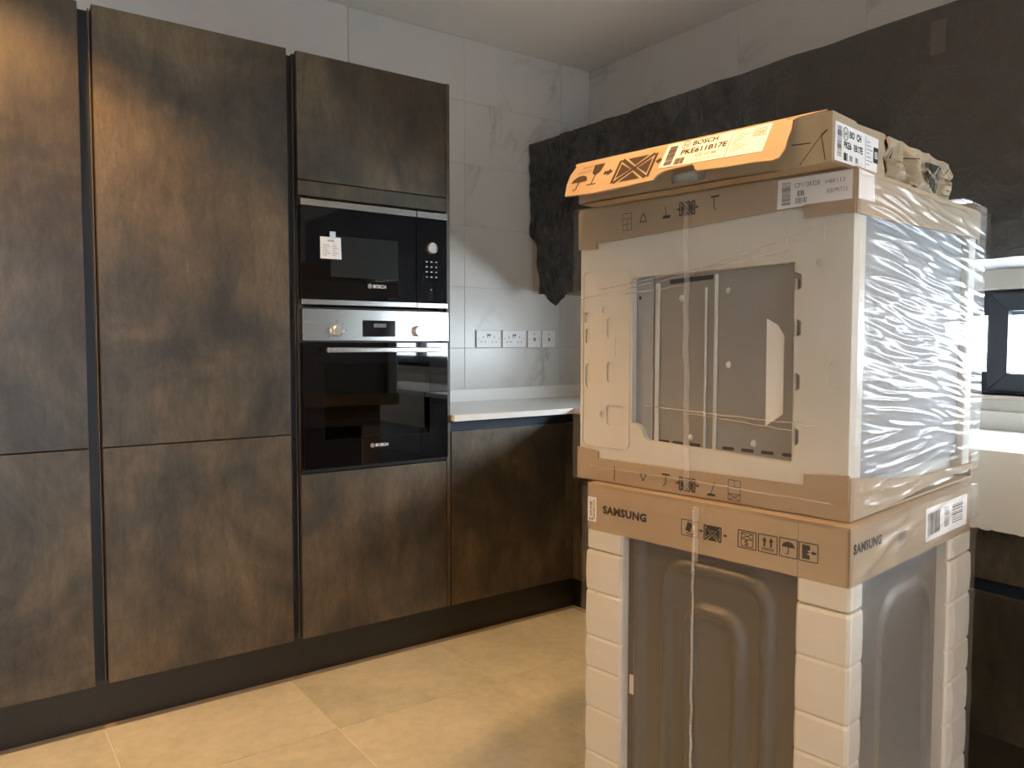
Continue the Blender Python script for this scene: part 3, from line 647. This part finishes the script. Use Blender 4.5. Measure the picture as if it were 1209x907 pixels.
# stretch film
film = MB()
def wB(a, z, amp, fz=26, sl=.25): 
    x = (z+sl*a); n1 = N(a*5.5, x*fz+.8*N(a*4, z*6, 2), 4.2); n2 = N(a*4, x*fz*2.3, 9.1)
    return amp*(1-abs(n1))**3*1.1+amp*.5*n2+amp*1.2*N(a*3, z*9, 1)
def sA(a, b_):
    s_ = -.008+a*(.648); z = .03+b_*.855
    return S.fA(s_, z, .0105+.0018*N(s_*5, z*14, 3)+.0010*N(s_*20, z*30, 2))
film.grid(sA, 60, 90)
fo = film.build('stretch_film', 'film', o, smooth=True, fix=False)
film = MB()
def sB(a, b_):
    s_ = -.010+a*.676; z = .03+b_*.862; k = sm(.74, .80, z)
    tuck = -.014*sm(.84, .74, z)*sm(.03, .08, s_)*sm(.66, .60, s_)*(1-sm(.5, .62, s_))
    return S.fB(s_, z, .011+tuck+wB(s_, z, .003+.004*k, 30, -.10 if k > .5 else -.5)*(.35+.65*k))
film.grid(sB, 110, 150)
film.grid(lambda a, b_: S.L(-.010+a*.676, -.011+b_*.65, .8913), 20, 20)
film.build('stretch_film', 'film_w', o, smooth=True, fix=False)
MB().tube([S.fA(.323+.0035*N(z*26, 1, 1)+.002*N(z*70, 3, 1), z, .015) for z in [.03+i*.0085 for i in range(101)]], lambda t_: .0024+.0012*N(t_*60, 1, 2)).build('film_seam', 'seam', o, smooth=True)
MB().grid(lambda a, b_: S.fA(.318+(a-.5)*.013*(1+.25*N(b_*12, 1, 1)), .765+b_*.118, .0135+.0012*N(a*4, b_*22, 3)), 4, 26).build('film_seam', 'seam', o, smooth=True)

# ------------------------------------------------------------------ wrapped oven package
O = Pack((1.345, .797), .136, .713, .671, .8925, 'wrapped_oven', 'film-wrapped oven in white foam and cardboard, middle of the stack', 'oven package')
o = O.o; OZB, OZT = .8935, 1.5435
def notch(s0, s1, zc, hh=.019): return [(s0, zc+hh), (s1, zc+hh-.006), (s1, zc-hh+.006), (s0, zc-hh)]
right_edge = [(.117, 1.383)]
for zc in (1.345, 1.255, 1.150, 1.043): right_edge += notch(.1165 if zc > 1.2 else .113, .102, zc)
opening = [(.510, 1.372), (.500, 1.377)]+right_edge+[(.111, .998), (.120, .990), (.462, 1.002), (.474, 1.010), (.480, 1.026), (.492, 1.036), (.508, 1.040)]
opening = opening
def rr(a0, a1, z0, z1, r=.008):
    out = []
    for cx, cz, st in ((a1-r, z1-r, 0), (a0+r, z1-r, 90), (a0+r, z0+r, 180), (a1-r, z0+r, 270)):
        for k in range(4): an = math.radians(st+30*k); out.append((cx+r*math.cos(an), cz+r*math.sin(an)))
    return out
pockets = [rr(.533, .585, zc-.024, zc+.024) for zc in (1.261, 1.157, 1.054)]+[rr(.628, .652, 1.117, 1.177, .011), rr(.022, .048, 1.135, 1.190, .012), rr(.583, .60, 1.295, 1.312, .008), rr(.590, .605, 1.045, 1.062, .007), rr(.052, .075, 1.365, 1.388, .0105), rr(.640, .652, 1.225, 1.26, .005), rr(.635, .655, 1.275, 1.30, .005)]
out_p = rr(.004, .667, .905, 1.530, .012)
q = MB(); q.plate(out_p, [opening]+pockets, O.fA, -.0075, -.003)
fm = q.build('foam_panel', 'foam', o)
q = MB(); q.plate(out_p, [opening], O.fA, -.056, -.0078); q.build('foam_panel', 'foam', o)
O.box('foam_panel', 'foam', .655, .709, .004, .667, .905, 1.53, o, .006)
O.box('foam_top_pad', 'foam', .058, .652, .03, .64, 1.48, 1.532, o); O.box('foam_base_pad', 'foam', .058, .652, .03, .64, .903, .955, o)
for (a, z, wd, hh) in ((.56, 1.215, .003, .05), (.548, 1.210, .02, .003), (.63, .945+.05, .02, .002), (.10, 1.42, .07, .0025), (.135, 1.435, .0025, .03), (.06, 1.435, .0025, .03)):
    q = MB(); q.plate([(a-wd/2, z-hh/2), (a+wd/2, z-hh/2), (a+wd/2, z+hh/2), (a-wd/2, z+hh/2)], [], O.fA, -.0035, -.0018); q.build('moulded_mark', 'foam', fm)
q = MB(); q.plate(rr(.515, .66, .975, 1.40, .015), [rr(.5175, .6575, .9775, 1.3975, .014)], O.fA, -.0035, -.0005); q.build('moulded_rim', 'foam', fm)
# the steel casing seen in the opening and on the right face
D = -.050
case = O.box('steel_casing', 'zinc', .0585, .645, .028, .643, .957, 1.478, o)
O.box('side_sheet', 'pgrey', .062, .650, .0185, .0275, .957, 1.478, o)
O.box('back_sheet', 'ovenback', .024, .0583, .09, .530, .97, 1.40, o)
O.box('pale_sheet', 'pgrey', .0195, .0238, .462, .530, .975, 1.385, o, label='pale blue-grey sheet')
for s_, wd, z0, z1 in ((.451, .011, .985, 1.36), (.300, .008, .985, 1.372), (.325, .005, .985, 1.345), (.121, .007, .985, 1.352)):
    q = MB(); q.plate([(s_-wd/2, z0), (s_+wd/2, z0), (s_+wd/2, z1), (s_-wd/2, z1)], [], O.fA, -.0238, -.0185); q.build('rib', 'zinc_l', o, .002)
q = MB(); q.plate([(.146, 1.083), (.183, 1.057), (.184, 1.275), (.160, 1.262), (.146, 1.240)], [], O.fA, -.0238, -.0225); q.build('insulation_patch', 'insul', o, label='white insulation')
for s_, z in ((.388, 1.324), (.273, 1.335), (.270, 1.180), (.362, 1.017), (.209, 1.018)):
    MB().lathe([(.0065, 0), (.0055, .003), (.003, .0045), (.0004, .005)], lambda a, b_, h: O.fA(s_+a, z+b_*1.2, -.024+h), 14).build('dimple', 'zinc_l', o, smooth=True)
for s_ in (.432, .395, .350, .268, .223, .178, .132):
    q = MB(); q.plate(rr(s_-.014, s_+.014, .9985, 1.0055, .003), [], O.fA, -.0238, -.0231); q.build('vent_slot', 'ink', o)
q = MB(); q.plate([(.31, 1.362), (.42, 1.357), (.42, 1.367), (.31, 1.372)], [], O.fA, -.0238, -.0226); q.build('vent_slot', 'ink', o)
O.box('screw', 'ink', .018, .0195, .496, .502, 1.326, 1.333, o)
# cardboard caps
def cap(name, prof_A, prof_B, top):
    q = MB(); z_e = OZT if top else OZB
    if top: eA, eB = [(.671, z_e), (0, z_e)], [(.713, z_e), (0, z_e)]
    else:
        eA = [(.671*k/28, z_e+.0045*abs(N(k*.4, 2, 6))-.0012*sm(.25, 0, k/28)+(.006 if k == 28 else 0)) for k in range(28, -1, -1)]
        eB = [(.713*k/28, z_e+.003*abs(N(k*.5, 5, 6))+.022*sm(.15, .75, k/28)-.0012*sm(.2, 0, k/28)) for k in range(28, -1, -1)]
    q.plate(prof_A+eA, [], O.fA, -.0025, .0025); q.plate(prof_B+eB, [], O.fB, -.0025, .0025)
    zi = 1.47 if top else .955
    q.plate([(0, zi), (.713, zi), (.713, z_e), (0, z_e)], [], O.fC, -.0025, .0025); q.plate([(0, zi), (.671, zi), (.671, z_e), (0, z_e)], [], O.fD, -.0025, .0025)
    q.plate([(0, 0), (O.wu, 0), (O.wu, O.wv), (0, O.wv)], [], lambda a, b_, h: O.L(a, b_, h), *((OZT, OZT+.004) if top else (OZB-.001, OZB+.004)))
    return q.build(name, 'card', o)
topc = cap('cardboard_top_cap', [(0, 1.463), (.097, 1.470), (.097, 1.4875), (.15, 1.485), (.35, 1.474), (.614, 1.4625), (.614, 1.450), (.671, 1.452)], [(0, 1.463), (.2, 1.466), (.5, 1.476), (.713, 1.480)], True)
botc = cap('cardboard_base_tray', [(0, .979), (.088, .972), (.088, .951), (.35, .948), (.606, .947), (.6065, .965), (.671, .970)], [(0, .975), (.1, .965), (.25, .945), (.5, .932), (.713, .930)], False)
def sh(f, a0, b0, mat, par, fn, sx=-1, h=.0035): p_ = Print(f, a0, b0, sx, h); fn(p_); return p_.build('handling_symbol', mat, par)
sh(O.fA, .535, 1.485, 'ink_b', topc, lambda p: p.frame(0, 0, .026, .038, .0014).line(0, .013, .026, .013, .0014).line(0, .026, .026, .026, .0014).line(.013, .0, .013, .026, .0012))
sh(O.fA, .487, 1.499, 'ink', topc, lambda p: p.path([(.002, 0), (.020, 0), (.016, .010), (.011, .019), (.006, .010), (.002, 0)], .0022))
sh(O.fA, .424, 1.499, 'ink', topc, lambda p: p.line(.010, .005, .008, .026, .0018).poly([(0, 0), (.022, .001), (.020, .007), (.003, .007)]))
sh(O.fA, .386, 1.500, 'ink_b', topc, lambda p: p.crossbox(.010, 0, .032, .030, .004).arrow(0, .011, .008).arrow(.046, .011, .008, -1))
sh(O.fA, .300, 1.503, 'ink', topc, lambda p: p.path([(.012, 0), (.006, .006), (.006, .026)], .0020).rect(-.002, .026, .018, .030))
sh(O.fA, .480, .909, 'ink', botc, lambda p: p.path([(.010, 0), (.002, .018), (.020, .018), (.010, 0)], .0022))
sh(O.fA, .418, .905, 'ink', botc, lambda p: p.path([(.004, 0), (.011, .008), (.010, .026)], .0020).rect(.001, .025, .021, .029))
sh(O.fA, .380, .902, 'ink_b', botc, lambda p: p.crossbox(.012, 0, .034, .030, .004).arrow(0, .011, .010).arrow(.050, .011, .010, -1))
sh(O.fA, .298, .900, 'ink', botc, lambda p: p.line(.006, .003, .016, .032, .0018).poly([(-.004, 0), (.018, .001), (.016, .006), (0, .006)]))
sh(O.fA, .250, .899, 'ink_b', botc, lambda p: p.frame(0, 0, .028, .042, .0014).line(0, .013, .028, .013, .0014).line(0, .028, .028, .028, .0014).line(.014, .028, .014, .042, .0012).line(0, 0, .028, .013, .0014).line(0, .013, .028, 0, .0014))
q = MB(); q.plate([(.553, .900), (.5545, .900), (.5545, .935), (.553, .935)], [], O.fA, .0028, .0034); q.build('fold_line', 'ink_b', botc)
q = MB(); q.plate([(.006, 1.489), (.153, 1.486), (.151, 1.5425), (.006, 1.5425)], [], O.fA, .0028, .0036); lab = q.build('shipping_label', 'paper', topc)
q = MB(); q.plate([(.002, 1.489), (.075, 1.491), (.070, 1.540), (.002, 1.5425)], [], O.fB, .0028, .0036); q.build('shipping_label', 'paper', topc)
Print(O.fA, .151, 1.489, -1, .0040).bars(.008, .004, .026, .048, 24, False, 2).text('CP1138328', .034, .034, .05, .009).text('EB', .040, .018, .014, .010, .03).bars(.036, .004, .060, .015, 10, True, 3).text('HBF113', .095, .034, .036, .007).text('KB', .098, .016, .012, .008).text('PRT13', .112, .016, .024, .008).build('printed_text', 'ink_g', topc)
O.box('corner_tab', 'card', -.0042, -.0030, .0, .098, 1.4635, 1.489, topc)
# film
film = MB()
def oA(a, b_):
    s_ = -.012+a*.695; z = .892+b_*.658
    return O.fA(s_, z, .0075+.0014*N(s_*4, (z+.3*s_)*16, 3)+.0008*N(s_*18, z*30, 2)+.002*max(0, N(s_*2.5, (z-.35*s_)*22, 6)))
film.grid(oA, 70, 80); film.build('stretch_film', 'film', o, smooth=True, fix=False)
film = MB()
def otop(s_): return 1.5483+.026*sm(.57, .66, s_)
def oB(a, b_):
    s_ = -.012+a*.748; z0 = .900+.012*sm(.0, .3, s_)+.006*N(s_*9, 1, 1); z = z0+b_*(otop(s_)-z0)
    rnd = -.03*sm(.975, 1.0, a)*(1+.2*N(z*9, 1, 1))-.03*sm(.965, 1.0, b_)
    return O.fB(s_, z, .014+rnd+wB(s_, z, .0042, 52, .10 if z > 1.05 else -.02)*sm(0, .06, s_)*sm(1.0, .94, a))
film.grid(oB, 200, 300)
film.grid(lambda a, b_: O.L(-.010+a*.742, -.002+.02+b_*.66, otop(-.012+a*.748)+(.006*N(a*9, b_*9, 1) if a > .8 else 0)), 40, 30)
film.grid(lambda a, b_: O.L(.725+.008*N(a*6, b_*12, 2), -.002+a*.66, .905+b_*.655), 30, 40)
film.build('stretch_film', 'film_w', o, smooth=True, fix=False)
MB().grid(lambda a, b_: O.fA(.357-.010*(1-b_)+(a-.5)*(.014 if b_ < .75 else .012)*(1+.3*N(b_*22, 1, 1))+.004*N(b_*9, 1, 3), .905+b_*.625, .0115+.0018*N(a*3, b_*60, 3)+.001*abs(a-.5)), 5, 90).build('film_seam', 'seam', o, smooth=True)
def crease(pts, r=.0011): MB().tube([O.fA(a, z, .011+.001*N(a*20, z*20, 1)) for a, z in pts], r, 5).build('film_crease', 'seam', o, smooth=True)
def lerp(p, q_, n=14, wob=.003): return [(p[0]+(q_[0]-p[0])*i/n, p[1]+(q_[1]-p[1])*i/n+wob*N(i*.7, p[0]*9, 3)) for i in range(n+1)]
crease(lerp((.665, 1.330), (.355, 1.372))); crease(lerp((.60, 1.352), (.12, 1.405))); crease(lerp((.355, 1.372), (.20, 1.395), 10, .005), .0016); crease(lerp((.30, 1.385), (.02, 1.455))); crease(lerp((.52, 1.338), (.35, 1.350)))
crease(lerp((.46, 1.083), (.05, 1.068)), .0012); crease(lerp((.36, 1.075), (.10, 1.055)), .0009); crease(lerp((.62, .930), (.03, .925)), .001)

# ------------------------------------------------------------------ hob box on top
Hb = Pack((1.286, .808), .137, .602, .604, 1.549, 'hob_carton', 'torn flat brown hob carton with an orange-lit open flap, top of the stack', 'carton')
o = Hb.o; HZ0, HZ1 = 1.549, 1.638
q = MB()
hole = rr(.262, .345, 1.5535+.004, 1.5535+.026, .008)
q.plate([(.105, HZ0), (.604, HZ0), (.604, HZ1), (.105, HZ1)], [hole], Hb.fA, -.004, 0)
q.plate([(.235, HZ0+.012)]+[(.235-.235*i/12, HZ0+.004*abs(N(i*1.7, 2, 2))) for i in range(13)]+[(0, HZ1), (.09, HZ1-.001), (.10, HZ1-.004), (.22, HZ1+.001), (.232, HZ1), (.226, 1.622), (.234, 1.606), (.220, 1.590), (.228, 1.576)], [], Hb.fB, -.004, 0)
q.plate([(0, HZ0), (.602, HZ0), (.602, HZ1), (0, HZ1)], [], Hb.fC, -.004, 0); q.plate([(0, HZ0), (.604, HZ0), (.604, HZ1), (0, HZ1)], [], Hb.fD, -.004, 0)
q.plate([(0, 0), (.602, 0), (.602, .604), (0, .604)], [], lambda a, b_, h: Hb.L(a, b_, h), HZ0, HZ0+.004)
q.plate([(.0, .004), (.602, .004), (.602, .600), (.0, .600)], [], lambda a, b_, h: Hb.L(a, b_, h), HZ1-.006, HZ1-.002)
bx = q.build('carton_body', 'card', o)
Hb.box('inner_foam', 'foam', .012, .59, .012, .592, HZ0+.005, HZ1-.008, o, .005)
# crushed far half of the right face
def crush(a, b_):
    s_ = .246+a*.356; z = HZ0+.004+b_*(HZ1-HZ0-.006*N(a*7, 3, 1)-.004)
    k = sm(0, .12, a)*sm(1, .9, a)*.0+1
    d = .016*N(a*5, b_*3, 4)+.026*abs(N(a*5+b_*1.5, b_*2.0, 8))-.020*sm(.2, 0, a)*(1-b_)+.006*N(a*15, b_*8, 2)
    return Hb.fB(s_, z, d*(1-.75*sm(.5, 1, b_)))
cr = MB().grid(crush, 60, 18).build('crushed_panel', 'card', o, smooth=False, fix=False, label='crumpled torn cardboard side')
sl = cr.modifiers.new('solidify', 'SOLIDIFY'); sl.thickness = .004; sl.offset = -1
def crs(a, z, h):  # follow the crushed surface for prints
    pa = (a-.246)/.356; p0 = Vector(crush(pa, (z-HZ0-.004)/(HZ1-HZ0-.004))); return (p0.x, p0.y-h-.0015, p0.z)
Print(crs, .452, 1.562, 1, .0012).crossbox(0, 0, .062, .055, .006).arrow(-.028, .010, .018).build('handling_symbol', 'ink', cr)
Print(crs, .398, 1.578, 1, .0012).poly([(0, 0), (.018, 0), (.018, .030), (.014, .034), (.014, .042), (.004, .042), (.004, .034), (0, .030)]).build('handling_symbol', 'ink', cr)
Print(crs, .545, 1.560, 1, .0012).frame(0, 0, .03, .035, .002).line(.004, .010, .026, .010, .002).line(.004, .022, .026, .022, .002).line(-.012, .062, .036, .035, .002).line(-.012, .035, .036, .062, .002).build('handling_symbol', 'ink', cr)
Print(crs, .256, 1.598, 1, .0012).line(0, 0, .004, .02, .003).line(.010, .0, .014, .018, .003).line(.06, .006, .10, .010, .002).build('handling_symbol', 'ink', cr)
# plain folded corner panel of the left face
cp_ = MB(); cp_.plate([(0, HZ0), (.055, HZ0-.001), (.112, HZ0+.002), (.106, HZ0+.030), (.094, HZ1-.004), (.084, HZ1+.003), (.0, HZ1)], [], Hb.fA, .0005, .005); cpo = cp_.build('corner_panel', 'card', o)
def cl(p, q_, w_): Print(Hb.fA, 0, 0, 1, .0054).line(p[0], p[1], q_[0], q_[1], w_).build('crease', 'ink_b', cpo)
cl((.060, 1.551), (.020, 1.598), .0014); cl((.020, 1.598), (.012, 1.553), .0016); cl((.020, 1.598), (.009, 1.606), .003); cl((.076, 1.590), (.040, 1.588), .002)
# open flap, hinged along the top edge and leaning outwards
TH = math.radians(33)
def fF(a, t_, h): 
    d = t_*math.sin(TH)+h*math.cos(TH); return Hb.L(-d-.0015, a, HZ1-t_*math.cos(TH)+h*math.sin(TH))
edge = [(.606, -.004), (.611, -.001), (.604, .006), (.612, .03), (.609, .06), (.597, .094), (.57, .097), (.513, .100), (.45, .098), (.375, .095), (.351, .094), (.346, .082), (.336, .075), (.30, .071), (.266, .071), (.259, .076), (.254, .085), (.245, .090), (.20, .093), (.16, .095), (.12, .096), (.085, .100), (.074, .096), (.069, .075), (.070, .052), (.069, .030), (.074, .006), (.06, .001), (.03, -.002), (.012, -.004)]
edge = [(a+.0012*N(i*2.1, 3, 3), b_+.0008*N(i*1.3, 1, 2)) for i, (a, b_) in enumerate(edge)]
fl = MB().plate(edge, [], fF, 0, .0035).build('open_flap', 'card', o, label='open printed flap glowing orange under the lamp')
FH = .0036
def fL(a, b_, h): return fF(a, .064-b_, h)
q = MB(); q.plate([(.350, .064), (.114, .072), (.114, .002), (.348, .001)], [], fF, .0036, .0042); q.build('product_label', 'paper', fl, label='white product label')
pp = Print(fL, .348, 0, -1, .0046)
pp.logo(.048, .052, .0095).text('BOSCH', .064, .046, .058, .0135, .03).text('PKE611B17E', .042, .025, .106, .0145, .03).text('CE', .082, .012, .015, .0085).ring(.105, .0155, .003, .001).ring(.113, .0155, .003, .001).text('EAC', .119, .012, .012, .007, .03)
pp.bars(.008, .004, .028, .058, 26, False, 3).bars(.034, .001, .058, .018, 12, True, 5).rect(.153, -.005, .1542, .060).rect(.062, .003, .14, .0038)
pp.build('product_lettering', 'ink_b', fl)
pp = Print(fL, .188, 0, -1, .0046)
for k, (x0, x1) in enumerate(((0, .02), (.004, .034), (0, .024), (.002, .03), None, (0, .022), (.008, .036), (0, .028), (.0, .018)) if False else ((0, .02), (.004, .034), (0, .024), (.002, .03), (0, .01), (0, .022), (.008, .036), (0, .028), (.0, .018))): pp.rect(x0, .052-k*.0058, x1, .0532-k*.0058)
pp.frame(.042, .036, .066, .054, .0016); pp.text('058', .045, .039, .018, .011, .01); pp.build('product_lettering', 'ink_g', fl)
pp = Print(lambda a, b_, h: fF(a, .088-b_, h), .598, 0, -1, .0040)
pp.umbrella(.004, .004, .046).goblet(.052, .014, .034, 1.8).arrow(.094, .030, .026)
for k in range(4): pp.line(.020+k*.010, .062, .014+k*.010, .054, .0022); 
for k in range(3): pp.line(.028+k*.010, .076, .022+k*.010, .068, .0022)
pp.build('handling_symbol', 'ink_b', fl)
pp = Print(lambda a, b_, h: fF(a, .082-b_, h), .462, 0, -1, .0040); pp.crossbox(0, 0, .086, .066, .0085); pp.build('handling_symbol', 'ink_b', fl)
pp = Print(lambda a, b_, h: fF(a, .082-b_, h), .366, 0, -1, .0040); pp.arrow(0, .030, .022, -1); pp.build('handling_symbol', 'ink_b', fl)
# label on the right face
q = MB(); q.plate([(.004, 1.553), (.10, 1.5545), (.19, 1.556), (.196, 1.622), (.004, 1.622)], [], Hb.fB, .0003, .001); q.build('product_label', 'paper', bx)
pp = Print(Hb.fB, .004, 1.556, 1, .0014)
pp.bars(.008, .006, .026, .060, 22, False, 4).logo(.043, .050, .011).text('BO', .060, .045, .020, .013, .04).text('CH', .090, .045, .020, .013, .04).text('PKE6', .036, .024, .032, .013, .03).text('1B17E', .078, .024, .040, .013, .03).bars(.036, .002, .052, .016, 9, True, 5).bars(.060, .004, .074, .014, 3, True, 7).bars(.086, .004, .10, .014, 3, True, 9)
pp.rect(.130, .002, .1312, .062)
for k in range(7): pp.rect(.136, .010+k*.007, .150+.006*((k*2) % 3), .0112+k*.007)
pp.rect(.168, .018, .190, .048); pp.build('product_lettering', 'ink', bx)
Print(Hb.fB, .176, 1.582, 1, .0018).text('058', 0, 0, .014, .014, .02).build('product_lettering', 'paper', bx)

# ------------------------------------------------------------------ ceiling downlights
def downlight(x, y, k, w_=1.0, label=''):
    t = thing('downlight', label, 'downlight', (x, y, ZC), 0, 'recessed ceiling downlights')
    MB().lathe([(.043, -.001), (.043, -.004), (.034, -.006), (.034, -.001)], lambda a, b_, h: (a, b_, h), 28).build('bezel', 'rim', t)
    MB().lathe([(.033, -.0012), (.033, -.003), (.0005, -.003)], lambda a, b_, h: (a, b_, h), 24).build('lens', 'lens', t)
    l = bpy.data.lights.new('lamp', 'SPOT'); l.energy = LAMP_W*w_; l.color = LAMP_COL; l.spot_size = math.radians(k); l.spot_blend = .35; l.shadow_soft_size = .06
    lo = bpy.data.objects.new('lamp', l); COL.objects.link(lo); lo.parent = t; lo.location = (0, 0, -.012)
for x, y, k, w_, lb_ in ((1.22, 1.10, 84, 1.7, 'ceiling downlight directly above the wrapped stack'), (.0, 2.13, 104, 2.2, 'ceiling downlight in front of the leftmost tall cabinets'), (1.42, -.17, 90, .8, 'ceiling downlight to the right of the camera'), (.0, .9, 110, .2, 'ceiling downlight above the camera'), (.0, -.4, 110, .9, 'ceiling downlight behind the camera')):
    downlight(x, y, k, w_, lb_)
